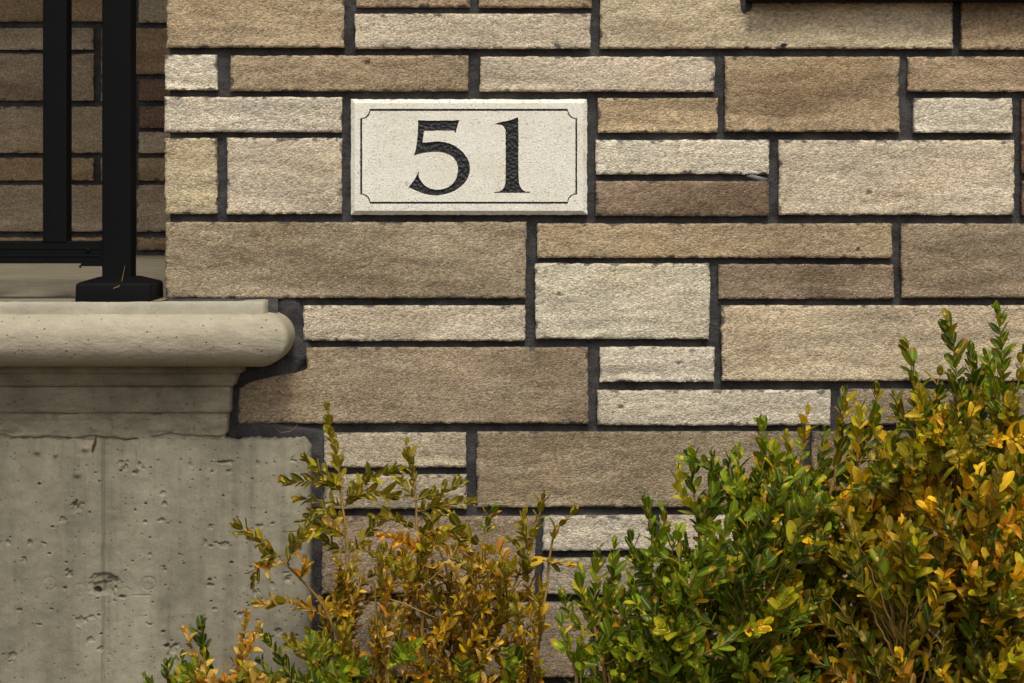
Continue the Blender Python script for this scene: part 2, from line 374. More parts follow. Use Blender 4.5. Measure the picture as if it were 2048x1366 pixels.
# the side return towards the porch
def return_bricks(parent):
    rows = [(-60, 95), (109, 264), (276, 428), (444, 596)]
    k = 0
    for (t, c) in rows:
        y = .10 + .12 * (k % 2)
        y0 = .09
        while y0 < 2.15:
            y1 = min(y0 + (.30 if (k * 7) % 3 else .42), 2.2)
            me = mesh_np('brick', [(X(333), y0 + .014, Z(c)), (X(333), y1, Z(c)), (X(333), y1, Z(t)), (X(333), y0 + .014, Z(t)),
                                   (X(400), y0 + .014, Z(c)), (X(400), y1, Z(c)), (X(400), y1, Z(t)), (X(400), y0 + .014, Z(t))],
                         [(0, 3, 2, 1), (0, 1, 5, 4), (2, 3, 7, 6), (1, 2, 6, 5), (0, 4, 7, 3)], False, {'edge': ('FLOAT', [.02] * 8)})
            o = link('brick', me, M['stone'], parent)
            cc, al = TONE[['tan', 'grey', 'light', 'brn', 'lt2'][k % 5]]; o.color = (*[q * ALB for q in lin(cc)], al)
            y0 = y1; k += 1
return_bricks(wall)
# mortar face: fine grid set back from the stones, brought forward where it is packed round the coping end
def mortar_face():
    res = .0034
    xs = np.arange(X(338), X(2310), res); zs = np.arange(Z(1530), Z(-62), res)
    x, z = np.meshgrid(xs, zs, indexing='ij')
    px = 1024 + x / S; py = YH + (EYE - z) / S
    y = .0135 + .0018 * fbm(x * 60, z * 60, 51, 4) + .0016 * fbm(x * 14, z * 22, 57, 2)
    path = [(575, 612), (600, 700), (560, 748), (470, 760), (466, 860), (560, 868), (630, 880), (632, 1000)]
    dm = np.full(x.shape, 1e3)
    for (ax, ay), (bx, by) in zip(path[:-1], path[1:]):
        t = np.clip(((px - ax) * (bx - ax) + (py - ay) * (by - ay)) / ((bx - ax) ** 2 + (by - ay) ** 2), 0, 1)
        dm = np.minimum(dm, np.hypot(px - ax - t * (bx - ax), py - ay - t * (by - ay)))
    k = np.clip(1 - (dm - 14) / 16, 0, 1); k = k * k * (3 - 2 * k)
    y = y * (1 - k) + (.0035 + .003 * fbm(x * 35, z * 35, 61, 3)) * k
    V = np.stack([x, y, z], -1).reshape(-1, 3); F = grid_faces(len(xs), len(zs))
    cx = px.ravel()[F[:, 0]]; cy = py.ravel()[F[:, 0]]
    keep = ~((cx > 1490) & (cy < 0))
    return mesh_np('mortar', V, F[keep])
link('mortar', mortar_face(), M['mortar'], wall)
def sheet(a, b_, t, c): link('mortar', mesh_np('mortar', [(X(a), .013, Z(c)), (X(b_), .013, Z(c)), (X(b_), .013, Z(t)), (X(a), .013, Z(t))], [(0, 1, 2, 3)], False), M['mortar'], wall)
sheet(2309, 3320, 0, 1800); sheet(338, 1480, -1200, -61); sheet(640, 2309, 1529, 1900)
# solid wall behind the face
def box_mesh(name, lo, hi):
    bm = bmesh.new(); bmesh.ops.create_cube(bm, size=1)
    for v in bm.verts: v.co = Vector([(lo[i] + hi[i]) / 2 + v.co[i] * (hi[i] - lo[i]) for i in range(3)])
    me = bpy.data.meshes.new(name); bm.to_mesh(me); bm.free(); return me
link('wall_core', box_mesh('wall_core', (X(345), .04, 0), (X(3320), 2.3, Z(-4))), M['mortar'], wall)
link('wall_core', box_mesh('wall_core', (X(345), .04, Z(-3.5)), (X(1480), 2.3, 3.2)), M['mortar'], wall)
# grey mortar smears left on the stones
def smear(px, py, w_, h_, seed, Y=-.0005):
    n = 26; V = [(*P(px, py, Y - .0022),)]; 
    for i in range(n):
        q = 2 * math.pi * i / n; r = 1 + .35 * float(fbm(np.array([math.cos(q) * 1.3 + seed]), np.array([math.sin(q) * 1.3]), 71, 3)[0]) * 1.4
        V.append(tuple(P(px + w_ * r * math.cos(q), py + h_ * r * math.sin(q), Y + .002)))
    F = [(0, 1 + (i + 1) % n, 1 + i) for i in range(n)]
    link('mortar_smear', mesh_np('mortar_smear', V, F), M['mortar'], wall)
smear(1492, 8, 13, 22, 1); smear(1568, 90, 10, 4, 4)
fl = [P(1492, 352, .004), P(1504, 349, .003), P(1520, 353, .001), P(1536, 357, .001), P(1530, 362, .002), P(1512, 361, .003), P(1503, 357, .004)]
link('mortar_flake', mesh_np('mortar_flake', [tuple(p) for p in fl] + [tuple(P(1515, 356, -.002))], [(7, (i + 1) % 7, i) for i in range(7)]),
     mat_simple('pale_mortar', srgb(120, 118, 116), srgb(96, 94, 92), 90), wall)

# ------------------------------------------------------------------ porch: back wall, floor, ceiling
YB = 2.2
bw = empty('porch_wall', (X(100, YB), YB, 0)); tag(bw, 'shaded stone wall at the back of the porch behind the railing', 'wall')
BB = [(-330, -52, 255, 43, 'bk1'), (277, -52, 520, 45, 'bk2'), (-330, 56, 187, 99, 'bk2'), (202, 56, 470, 148, 'bk1'), (-330, 107, 187, 201, 'brn'),
      (202, 158, 264, 201, 'bk3'), (277, 158, 480, 201, 'red'), (-330, 213, 264, 306, 'bk3'), (279, 212, 430, 256, 'red'), (277, 264, 450, 306, 'bk2'),
      (-330, 316, 187, 361, 'bk1'), (202, 316, 262, 361, 'bk1'), (276, 316, 460, 361, 'bk1'), (-330, 370, 259, 463, 'bk3'), (273, 370, 500, 463, 'bk3'),
      (-330, 475, 259, 500, 'bk1'), (274, 475, 480, 500, 'bk1')]
for i, (a, t, b_, c, tone) in enumerate(BB):
    brick_obj(bw, X(a, YB), X(b_, YB), Z(t, YB), Z(c, YB), tone, 300 + i, Y=YB, res=.006)
link('mortar', mesh_np('mortar', [(X(-700, YB), YB + .012, .5), (X(600, YB), YB + .012, .5), (X(600, YB), YB + .012, 3.2), (X(-700, YB), YB + .012, 3.2)], [(0, 1, 2, 3)], False), M['mortar'], bw)
# upper courses above the picture, coarse
for r_ in range(9):
    for c_ in range(6):
        zt = Z(-66, YB) + .012 + (r_ + 1) * .138; a = X(-330, YB) + (c_ - .5 * (r_ % 2)) * .42
        if a > X(500, YB): continue
        brick_obj(bw, a, a + .405, zt, zt - .125, ['bk1', 'bk2', 'bk3', 'brn'][(r_ * 3 + c_) % 4], 400 + r_ * 7 + c_, Y=YB, res=.03)
Y0 = -.03                                   # face of the coping's lowest moulding
zf0, zf1 = Z(603, Y0 - .066), Z(511, YB)
fl = mesh_np('porch_floor', [(-3.2, Y0 - .050, zf0), (X(338), Y0 - .050, zf0), (X(338), YB + .02, zf1), (-3.2, YB + .02, zf1)], [(0, 1, 2, 3)], False)
tag(link('porch_floor', fl, M['floor']), kind='structure')
tag(link('porch_ceiling', box_mesh('porch_ceiling', (-3.2, .62, 3.2), (X(340), YB + .1, 3.35)), M['soffit']), kind='structure')  # unseen; added to shade the porch, height and front edge set for that
# ------------------------------------------------------------------ coping (moulded edge of the porch slab)
X0 = 465
cop = empty('porch_coping', P(300, 740, -.03)); tag(cop, 'buff cast stone coping with a rounded nose under the railing post', 'coping')
def sweep(name, prof, mat, rough=0.0, seed=0, endY=.05, ragged=0.0):
    # prof: (offset px, photo row); swept along X, mitred at the right end and returned into the wall
    nP = len(prof); xs_l = -3.2; res = .0022
    xi = [xs_l, -2.2, -1.4] + list(np.arange(-.92, X(X0), res))
    V = []; rows = []
    pr = []
    for (o, py) in prof:
        Y = Y0 - o * S; pr.append((o * S, Y, Z(py, Y), X(X0 + o, 0)))
    cols = len(xi)
    for k in range(cols + 4):
        for (o, Y, z, xe) in pr:
            if k < cols: f = k / (cols - 1); xx = xi[k] if xi[k] < -.9 else xi[k] + (xe - X(X0)) * ((xi[k] + .9) / (X(X0) + .9)); yy = Y
            else: f = (k - cols + 1) / 4; xx = xe; yy = Y + (endY - Y) * f
            V.append((xx, yy, z))
    V = np.array(V)
    if rough:
        nn = fbm(V[:, 0] * 40 + seed, V[:, 2] * 90 + V[:, 1] * 60, 81 + seed, 3) * rough
        nn = nn + .5 * rough * np.clip(vn(V[:, 0] * 110 + seed, V[:, 2] * 140, 85) - .35, 0, 1) * -3
        V[:, 1] -= nn; V[:, 2] += .5 * nn
    if ragged:
        low = np.tile(np.array([max(0.0, (q[1] - 862) / 14) for q in prof]), cols + 4)
        V[:, 2] += np.clip(low, 0, 1) * ragged * S * (fbm(V[:, 0] * 26, V[:, 0] * 0 + 3.3, 87, 4) + .3)
    F = grid_faces(cols + 4, nP)
    me = mesh_np(name, V, F)
    return link(name, me, mat, cop)
fillet = [(30, 602), (66, 603), (72, 605), (74, 608), (75.5, 616), (76.5, 624), (77, 629.5)][::-1]
sweep('top_fillet', fillet, M['fillet'], .0010, 1)
bull = [(60, 628)] + [(72 + 53 * math.sin(t), 680.5 - 52.5 * math.cos(t)) for t in np.linspace(0, math.pi, 44)] + [(40, 733), (20, 733)]
sweep('bullnose', bull[::-1], M['bull'], .0009, 3)
sweep('neck_band', [(26, 731), (26.5, 742), (25.5, 746), (8, 746.8)][::-1], M['band'], .0006, 5)
sweep('cove', [(15, 746), (14.5, 752), (12.5, 759), (10, 765), (8.5, 771), (-4, 773.5)][::-1], M['band'], .0008, 7)
bd = [(-2, 772.5), (0.5, 774.5)] + [(1 - .2 * i, 775 + i * 6.2) for i in range(9)] + [(-4, 825.5)]
sweep('fascia_band', bd[::-1], M['band'], .0022, 9)
bd2 = [(-9, 824.5), (-5.5, 827)] + [(-6 - .2 * i, 828 + i * 5.6) for i in range(9)] + [(-7.6, 876), (-14, 879)]
sweep('fascia_band', bd2[::-1], M['band'], .0036, 11, ragged=13)
def mortar_bed():
    n = 70; V = []
    for i in range(n):
        px = 334 + (556 - 334) * i / (n - 1); w_ = float(fbm(np.array([px / 14.0]), np.array([2.2]), 131, 3)[0])
        yt = 600 + 2 * w_; yb_ = 606 + (px - 334) * .028 + 1.5 * w_
        for (py, Y) in ((595, .02), (596.5, .004), (yt, -.012 + .003 * w_), (yb_ - 1, -.03 + .003 * w_), (yb_ + 1.5, -.034), (yb_ + 12, -.034)): V.append(tuple(P(px, py, Y)))
    return mesh_np('mortar_bed', V, grid_faces(n, 6)[:, ::-1])
link('mortar_bed', mortar_bed(), M['mortar'], wall)
# solid slab body behind the mouldings
link('slab_core', box_mesh('slab_core', (-3.2, Y0 + .012, Z(890)), (X(452), .4, Z(604, .0))), M['band'], cop)

# ------------------------------------------------------------------ foundation wall
def foundation():
    YF = -.031; res = .00115
    xs = np.concatenate([np.array([-3.2, -2.0, -1.2]), np.arange(X(-40, YF), X(621, YF), res)]); zs = np.concatenate([np.array([0, .2]), np.arange(Z(1400, YF), Z(877, YF), res)])
    x, z = np.meshgrid(xs, zs, indexing='ij')
    k = (D + YF) / D; px = 1024 + x / (S * k); py = YH + (EYE - z) / (S * k)
    y = np.full(x.shape, YF)
    h = .0010 * fbm(x * 9, z * 6, 91, 3) + .0005 * fbm(x * 70, z * 70, 95, 3)
    rs = np.random.RandomState(5)
    wob = 3 * fbm(px / 60, py / 60, 97, 2)
    def pit(cx, cy, rx, ry, dep, sharp=2.5, rough=.35):
        nonlocal h
        m = (np.abs(px - cx) < rx * 2) & (np.abs(py - cy) < ry * 2)
        if not m.any(): return
        q = ((px[m] - cx) / rx) ** 2 + ((py[m] - cy) / ry) ** 2
        q = q * (1 + rough * 1.6 * fbm(px[m] / 7 + cx, py[m] / 7 + cy, 99, 2))
        h[m] += dep * np.clip((1 - q) * sharp, 0, 1)
    def ring(cx, cy, r, dep):
        nonlocal h
        d = np.abs(np.hypot(px - cx, py - cy) - r) + 2.2 * fbm(px / 9, py / 9, 101, 2); h += dep * np.clip(1.3 - d / 1.8, 0, 1)
    # form joint
    sx = 206.5 + 1.2 * fbm(py / 40, px * 0 + 3, 103, 2)
    h += .0042 * np.exp(-((px - sx) / 2.2) ** 2) - .0016 * (px < sx) + .0006 * np.clip(1 - np.abs(px - sx - 14) / 12, 0, 1)
    h += .0012 * np.exp(-((px - 340 - 2 * fbm(py / 50, px * 0, 104, 2)) / 1.6) ** 2) * np.clip((py - 1090) / 60, 0, 1)
    # tie hole patch, plug rings
    pit(208, 1168, 34, 24, .0045, 2.2, .18); pit(206, 1174, 25, 14, .004, 1.6, .8); pit(195, 1181, 8, 7, .016, 2, .3); pit(222, 1160, 12, 8, .003, 2, .6)
    for c in [(100, 1167, 13, .0009), (160, 1180, 12, .0007), (297, 1167, 13, .0010), (250, 1186, 11, .0006)]: ring(*c)
    for c in [(155, 1015, 15, 13), (150, 1008, 7, 8), (125, 1038, 7, 10), (60, 1085, 4, 8), (90, 1087, 5, 4), (328, 1008, 6, 8), (290, 1043, 6, 5), (325, 1040, 8, 6), (445, 926, 9, 5),
              (458, 924, 12, 6), (456, 943, 8, 5), (425, 942, 3, 3), (400, 941, 3, 3), (515, 928, 4, 9), (505, 958, 4, 4), (420, 1052, 5, 6), (517, 1053, 9, 8), (410, 1085, 5, 7), (447, 1089, 12, 6),
              (423, 1093, 4, 5), (545, 1047, 4, 4), (336, 1047, 4, 4), (160, 1242, 12, 12), (182, 1279, 7, 9), (25, 1310, 13, 10), (38, 1220, 8, 4), (80, 1250, 7, 5), (140, 1148, 7, 8),
              (246, 1195, 7, 4), (430, 1218, 7, 5), (545, 1170, 9, 12), (575, 1160, 10, 7), (606, 951, 8, 6), (558, 1262, 11, 9), (300, 1250, 8, 6), (345, 1300, 11, 14), (380, 930, 4, 5),
              (252, 934, 6, 8), (278, 930, 4, 12), (268, 945, 5, 5), (510, 1188, 6, 9), (480, 1230, 8, 6), (330, 1140, 5, 6), (420, 1170, 7, 5), (300, 1110, 5, 5), (200, 1298, 5, 4)]:
        pit(c[0], c[1], c[2] * .8, c[3] * .75, .0022 + .0016 * rs.rand(), 1.5, .85)
    h += .002 * np.clip(1 - np.abs(px - 157 - .6 * wob) / 3.2, 0, 1) * ((py > 1255) & (py < 1306))
    h += .0016 * np.clip(1 - np.abs(py - 1191 + (px - 270) * .02) / 1.6, 0, 1) * ((px > 262) & (px < 300))
    for _ in range(270):
        r = .8 + 2.4 * rs.rand() ** 3.6
        cx = rs.rand() ** .65 * 640 - 20; cy = 885 + 500 * rs.rand()
        pit(cx, cy, r * (1 + .6 * rs.rand()), r, .0014 + .0012 * r, 2, .3)
    for _ in range(12):        # ragged spalls
        pit(rs.rand() * 640 - 20, 900 + 460 * rs.rand(), 3 + 6 * rs.rand(), 2 + 4 * rs.rand(), .0024, 1.6, .9)
    # slurry drips below the construction joint stand proud
    for (dx, y1, ww) in [(75, 912, 7), (112, 918, 5), (155, 958, 8), (172, 906, 9), (276, 945, 4)]:
        dd = (px - dx - 2 * fbm(py / 18, px * 0 + dx, 105, 2)) / (ww * (1 + .35 * np.clip((py - y1 + 14) / 14, 0, 1)))
        h -= .0030 * np.exp(-dd * dd) / (1 + np.exp((py - y1 + 6) / 2.2)) + .002 * np.exp(-((px - dx) / (ww * .8)) ** 2 - ((py - y1 + 9) / 6) ** 2)
    # rounded right-hand arris and top corner
    e = np.clip(1 - (620 - px) / 9, 0, 1); h += .008 * e * e
    y = y + h
    zt = Z(877, YF)
    # ragged top edge
    tp = 9 * fbm(x * 24, x * 0 + 1.7, 107, 4) * S + 3.5 * fbm(x * 160, x * 0 + 4.7, 108, 2) * S
    f = np.clip((z - (zt - .02)) / .02, 0, 1)
    z = z + tp * f * f - np.clip((px - 596) / 25, 0, 1) ** 2 * 22 * S * f
    V = np.stack([x, y, z], -1).reshape(-1, 3); nx, nz = x.shape; F = grid_faces(nx, nz)
    idx = np.arange(nx * nz).reshape(nx, nz)
    ring_ = np.concatenate([idx[-1, :], idx[-2::-1, -1]])
    fr = V[ring_]; bk = fr.copy(); bk[:, 1] = .05; n0 = len(V); m = len(ring_); a = np.arange(m - 1)
    F = np.concatenate([F, np.stack([n0 + a, n0 + m + a, n0 + m + a + 1, n0 + a + 1], 1)])
    return mesh_np('foundation_wall', np.concatenate([V, fr, bk]), F)
tag(link('foundation_wall', foundation(), M['found']), 'pitted grey board formed concrete foundation under the porch coping', 'wall')
rn = tube_mesh('rusty_wire', [P(192, 874, -.028), P(190, 884, -.037), P(187, 892, -.038), P(184, 903, -.0355)], [.0016, .0022, .002, .0008], 6)
tag(link('rusty_wire', rn, M['rust']), 'short rusty wire stub poking from the crack in the concrete', 'wire')

# ------------------------------------------------------------------ house number plaque
def catmull(pts, closed=True, n=6, corners=()):
    out = []; N = len(pts)
    for i in range(N):
        p0, p1, p2, p3 = [np.array(pts[(i + k) % N], float) for k in (-1, 0, 1, 2)]
        if i in corners: p0 = p1
        if (i + 1) % N in corners: p3 = p2
        for t in np.linspace(0, 1, n, endpoint=False):
            out.append(.5 * ((2 * p1) + (-p0 + p2) * t + (2 * p0 - 5 * p1 + 4 * p2 - p3) * t * t + (-p0 + 3 * p1 - 3 * p2 + p3) * t ** 3))
    return out
def zp(p): return (680 + p[0] / 3.938, 180 + p[1] / 3.938)     # zoom trace -> photo px
five = [(612, 237), (700, 241), (905, 239), (938, 233), (910, 345), (899, 325), (880, 320), (662, 322), (651, 415), (700, 411), (765, 405), (835, 413), (905, 441), (965, 487), (1008, 547), (1024, 612),
        (1015, 672), (985, 727), (932, 776), (870, 808), (800, 827), (738, 830), (670, 820), (606, 796), (540, 766), (578, 718), (600, 680), (620, 635), (622, 682), (642, 722), (676, 757), (722, 779), (772, 785),
        (830, 774), (880, 745), (913, 700), (928, 642), (925, 592), (905, 547), (870, 516), (820, 496), (760, 488), (700, 491), (640, 500), (582, 517), (596, 465), (608, 385), (614, 310)]
fc = {0, 3, 4, 7, 8, 24, 27, 44}
one = [(1403, 215), (1406, 350), (1405, 500), (1407, 690), (1413, 742), (1430, 776), (1456, 797), (1498, 802), (1497, 810), (1215, 811), (1215, 804), (1262, 796), (1286, 774), (1300, 738), (1304, 690), (1304, 350),
       (1299, 312), (1285, 287), (1260, 275), (1212, 271), (1252, 255), (1325, 241)]
oc = {0, 7, 8, 9, 10, 19}
def jitter(pts, amp, seed):
    out = []
    for i, p in enumerate(pts):
        q = pts[(i + 1) % len(pts)]; L = math.dist(p, q); n = max(1, int(L / 4.5))
        for k in range(n):
            r = np.array(p) + (np.array(q) - np.array(p)) * k / n
            out.append((r[0] + amp * float(vn(np.array(r[0] / 6.0), np.array(r[1] / 6.0), seed)), r[1] + amp * float(vn(np.array(r[0] / 6.0 + 50), np.array(r[1] / 6.0), seed + 1))))
    return out
def border(l, r, t, b_, R):
    pts = []
    def arc(cx, cy, a0, a1): return [(cx + R * math.cos(q), cy + R * math.sin(q)) for q in np.linspace(a0, a1, 10)]
    pi = math.pi
    pts += [(l + R, t)] + [(r - R, t)] + arc(r, t, pi, pi / 2) + arc(r, b_, -pi / 2, -pi) + arc(l, b_, 0, -pi / 2) + arc(l, t, pi / 2, 0)
    return pts
bo = border(159, 1868, 148, 896, 74); bi = border(175, 1854, 165, 880, 63)
YP = -.006                                # plaque face
def curve_mesh(loops, y, thick, flat=False):
    cu = bpy.data.curves.new('tmp', 'CURVE'); cu.dimensions = '2D'; cu.fill_mode = 'BOTH'; cu.extrude = thick / 2
    for L in loops:
        s = cu.splines.new('POLY'); s.points.add(len(L) - 1); s.use_cyclic_u = True
        for p, q in zip(s.points, L): p.co = (q[0], q[1], 0, 1)
    ob = bpy.data.objects.new('tmp', cu); COL.objects.link(ob)
    dg = bpy.context.evaluated_depsgraph_get(); me = bpy.data.meshes.new_from_object(ob.evaluated_get(dg)); 
    bpy.data.objects.remove(ob); bpy.data.curves.remove(cu)
    for v in me.vertices: v.co = Vector((v.co.x, y + thick / 2 - v.co.z, v.co.y))
    me.materials.clear(); me.update(); return me
def wpl(L): return [(P(*zp(p), YP).x, P(*zp(p), YP).z) for p in L]
L5 = wpl(jitter(catmull(five, corners=fc, n=4), 2.2, 111)); L1 = wpl(jitter(catmull(one, corners=oc, n=4), 2.2, 115))
LO = wpl(jitter(bo, 1.6, 117)); LI = wpl(jitter(bi, 1.6, 119))
plq = empty('house_number_plaque', P(938, 430, 0)); tag(plq, 'pale stone house number plaque reading 51 in black', 'plaque')
fe = (84, 72, 1947, 983); bv = 32
inner = wpl([(fe[0] + bv, fe[1] + bv), (fe[2] - bv, fe[1] + bv), (fe[2] - bv, fe[3] - bv), (fe[0] + bv, fe[3] - bv)])
face = curve_mesh([inner, LO], YP, .003)
link('plaque_margin', face, M['plaque'], plq)
link('plaque_field', curve_mesh([LI, L5, L1], YP, .003), M['plaque'], plq)
# bevel and body
def bevel_frame():
    o = wpl([(fe[0], fe[1]), (fe[2], fe[1]), (fe[2], fe[3]), (fe[0], fe[3])])
    def ring(c, n=90):
        out = []
        for i in range(4):
            a, b_ = np.array(c[i]), np.array(c[(i + 1) % 4])
            for k in range(n): out.append(a + (b_ - a) * k / n)
        return np.array(out)
    ri, ro = ring(inner), ring(o); n = len(ri)
    jit = lambda r, s, a: r + a * np.stack([vn(r[:, 0] * 170, r[:, 1] * 170, s), vn(r[:, 0] * 170 + 9, r[:, 1] * 170, s + 1)], 1)
    rows = [np.stack([ri[:, 0], np.full(n, YP), ri[:, 1]], 1)]
    for f in (.33, .66, 1.0):
        q = jit(ri + (ro - ri) * f, 121, .0007 * f); rows.append(np.stack([q[:, 0], np.full(n, YP + .0055 * f), q[:, 1]], 1))
    q = rows[-1].copy(); rows.append(q.copy()); q = q.copy(); q[:, 1] = .06; rows.append(q)
    V = np.concatenate(rows); F = []
    a = np.arange(n); b_ = (a + 1) % n
    for k in (0, 1, 2, 4): F.append(np.stack([k * n + a, k * n + b_, (k + 1) * n + b_, (k + 1) * n + a], 1))
    return mesh_np('bevelled_edge', V, np.concatenate(F), False)
link('bevelled_edge', bevel_frame(), M['plaque'], plq)
yr = YP + .0026
for nm, L in (('border_line', [LO, LI]), ('numeral', [L5]), ('numeral', [L1])):
    o = link(nm, curve_mesh(L, yr, .0035), M['engrave'], plq)
    if nm == 'numeral': o['label'] = 'engraved black numeral 5' if L[0] is L5 else 'engraved black numeral 1'

# ------------------------------------------------------------------ railing
YR = -.086                                 # front of the post base
rail = empty('porch_railing', P(229, 606, -.03)); tag(rail, 'black metal porch railing with post, baluster and bottom rail', 'railing')
def sq_loft(name, secs, cx, cy, rc, mat, parent, seg=5):
    V = []; F = []; n = 4 * (seg + 1)
    for (h, z, rr) in secs:
        for c in range(4):
            sxn, syn = [(1, -1), (1, 1), (-1, 1), (-1, -1)][c]
            for k in range(seg + 1):
                q = math.radians(-90 + c * 90 + 90 * k / seg)
                V.append((cx + sxn * (h - rr) + rr * math.cos(q), cy + syn * (h - rr) + rr * math.sin(q), z))
    for i in range(len(secs) - 1):
        for k in range(n): F.append((i * n + k, i * n + (k + 1) % n, (i + 1) * n + (k + 1) % n, (i + 1) * n + k))
    me = mesh_np(name, V, F, True); return link(name, me, mat, parent)
hb = 76.5 * S * (D + YR) / D; cyb = YR + hb; cxb = X(229, YR)
zb0 = Z(605, YR); zb1 = Z(572, YR); hp = 29 * S; cxp = X(233, cyb - hp)
ct = Z(553.5, cyb - hp)
sq_loft('post_base_cover', [(hb, zb0, .004), (hb, zb0 + .002, .004), (hb - .0006, zb1, .005), (hb - .0012, zb1 + .002, .005), (hb - .0028, zb1 + .0042, .005), (hb - .0065, zb1 + .0058, .005), (hp + .006, ct, .004), (hp - .004, ct + .001, .002)], (cxb + cxp) / 2 - .0005, cyb, .006, M['black'], rail)
sq_loft('post', [(hp, zb0 + .001, .003), (hp, 2.1, .003)], cxp, cyb, .003, M['black'], rail)
bev = .0012
rt, rb = Z(482, cyb - .02), Z(527, cyb - .02)
rl = -3.0; rr_ = X(206, cyb)
brl = bevel_box('bottom_rail', (rl, cyb - .018, rb), (rr_, cyb + .018, rt), bev, M['black'], rail)
for pyg in (497, 512.5):
    bevel_box('rail_bead', (rl, cyb - .0192, Z(pyg + 1.2, cyb - .02)), (X(201, cyb - .02), cyb - .0165, Z(pyg - 1.2, cyb - .02)), .0004, M['black'], brl, 1)
brk = bevel_box('rail_bracket', (X(161, cyb - .024), cyb - .0225, Z(532.5, cyb - .024)), (X(207, cyb - .024), cyb + .0225, Z(527.2, cyb - .024)), .0008, M['black'], rail)
bevel_box('bracket_sleeve', (X(200, cyb - .02), cyb - .0215, Z(531, cyb - .02)), (X(207, cyb - .02), cyb + .0215, Z(480.5, cyb - .02)), .0008, M['black'], rail)
def screw(px, py, Y, r):
    bm = bmesh.new(); bmesh.ops.create_uvsphere(bm, u_segments=12, v_segments=8, radius=r)
    for v in bm.verts: v.co = Vector((v.co.x, v.co.y * .5, v.co.z)) + P(px, py, Y)
    me = bpy.data.meshes.new('screw'); bm.to_mesh(me); bm.free(); link('screw', me, M['black'], rail)
screw(176, 500.5, cyb - .019, .0042); screw(160.5, 533, cyb - .02, .0022)
tr_ = bevel_box('top_rail', (rl, cyb - .024, 2.06), (rr_, cyb + .024, 2.1), .003, M['black'], rail)
hbal = 24.3 * S * (D + cyb - .02) / D
for k in range(9):
    cx = X(109.5, cyb - .02) - k * .1290
    sq_loft('baluster', [(hbal, rt - .001, .002), (hbal, 2.07, .002)], cx, cyb, .002, M['black'], rail)
zstr = zb1 + .008
s1 = tube_mesh('straw', [P(226, 577, YR - .002), P(237, 573, YR - .002), P(241, 569.5, YR + .004), P(245, 556, YR + .02), P(250, 531, YR + .032)], [.0002, .0003, .0003, .00025, .0001], 4)
tag(link('straw', s1, M['straw']), 'thin dry grass straw caught on the black post base', 'straw')
s2 = tube_mesh('straw', [P(552, 858, .0), P(562, 865, -.001), P(580, 863, -.002), P(587, 859, -.001), P(595, 849, -.001)], [.0002, .0003, .0003, .00025, .0002], 4)
tag(link('straw', s2, M['straw']), 'curled dry straw stuck in the mortar above the concrete corner', 'straw')

# ------------------------------------------------------------------ window at the top edge
win = empty('window', (X(1800), 0, Z(5))); tag(win, 'black metal window sill along the top right edge', 'window')
YS = -.035
bevel_box('window_sill', (X(1500, YS), YS, Z(1.5, YS)), (X(3320), .16, Z(-30, YS)), .002, M['black'], win)
bevel_box('sill_lip', (X(1500, YS) - .004, -.012, Z(5, 0)), (X(3310), .15, Z(-1, 0)), .001, M['black'], win)
bevel_box('window_frame', (X(1500), .06, Z(-30)), (X(1560), .14, 3.0), .003, M['black'], win)
link('pane', box_mesh('pane', (X(1555), .10, Z(-40)), (X(3320), .106, 3.0)), M['glass'], win)

# ------------------------------------------------------------------ shrubs
PAL = {'dg': (52, 74, 8), 'g1': (86, 108, 10), 'g2': (116, 134, 14), 'ol': (130, 116, 12), 'yg': (170, 162, 20), 'ye': (230, 182, 26), 'or': (190, 126, 22), 'ta': (198, 160, 76), 'br': (130, 92, 18), 'go': (200, 158, 22), 'do': (92, 86, 12)}
LEAFK = 1.12
def leaf_template(seed, dead):
    rs = np.random.RandomState(seed); nu, nv = 8, 5
    u = (.5 - .5 * np.cos(np.pi * np.linspace(0, 1, nu)))[:, None] * np.ones((1, nv)); s = np.ones((nu, 1)) * np.linspace(-1, 1, nv)[None, :]
    W = .245 + .07 * rs.rand()
    pr = np.sqrt(np.clip(1 - np.abs(2 * u ** (.8 + .25 * rs.rand()) - 1) ** 2.0, 0, 1)) * (.82 + .18 * u); pr[0] = .06; pr[-1] = .10
    y = s * W * pr; x = u + .0 * y
    fold = (.10 + .35 * rs.rand()) * (1.8 if dead else 1); curl = (rs.rand() - .25) * (.8 if dead else .32)
    z = np.abs(y) * fold - curl * u * u * .5 + (rs.rand() - .5) * .1 * s * u
    if dead: y = y * (1 - .3 * u); z = z + .06 * np.sin(u * 5 + s * 2 + rs.rand() * 6)
    V = np.stack([x, y, z], -1).reshape(-1, 3); uv = np.stack([u, y, np.full(u.shape, rs.rand())], -1).reshape(-1, 3)
    return V, uv, grid_faces(nu, nv)
NT = 10
TPL = {d: [leaf_template(500 + i + 50 * d, bool(d)) for i in range(NT)] for d in (0, 1)}
_leafmesh = {}
def leaf_mesh(ci, t, var):
    key = (ci, t, var)
    if key not in _leafmesh:
        d = 1 if ci in ('ta', 'br', 'or', 'go') else 0; V, uv, F = TPL[d][t]
        rs = np.random.RandomState(var * 31 + t)
        c = np.array(lin(PAL[ci])) * LEAFK * (.75 + .5 * rs.rand()); uv2 = uv.copy(); uv2[:, 2] = rs.rand()
        me = mesh_np('leaf', V, F, True, {'lc': ('FLOAT_COLOR', np.tile([*c, 1], (len(V), 1))), 'luv': ('FLOAT_VECTOR', uv2)})
        me.materials.append(M['leaf']); _leafmesh[key] = me
    return _leafmesh[key]

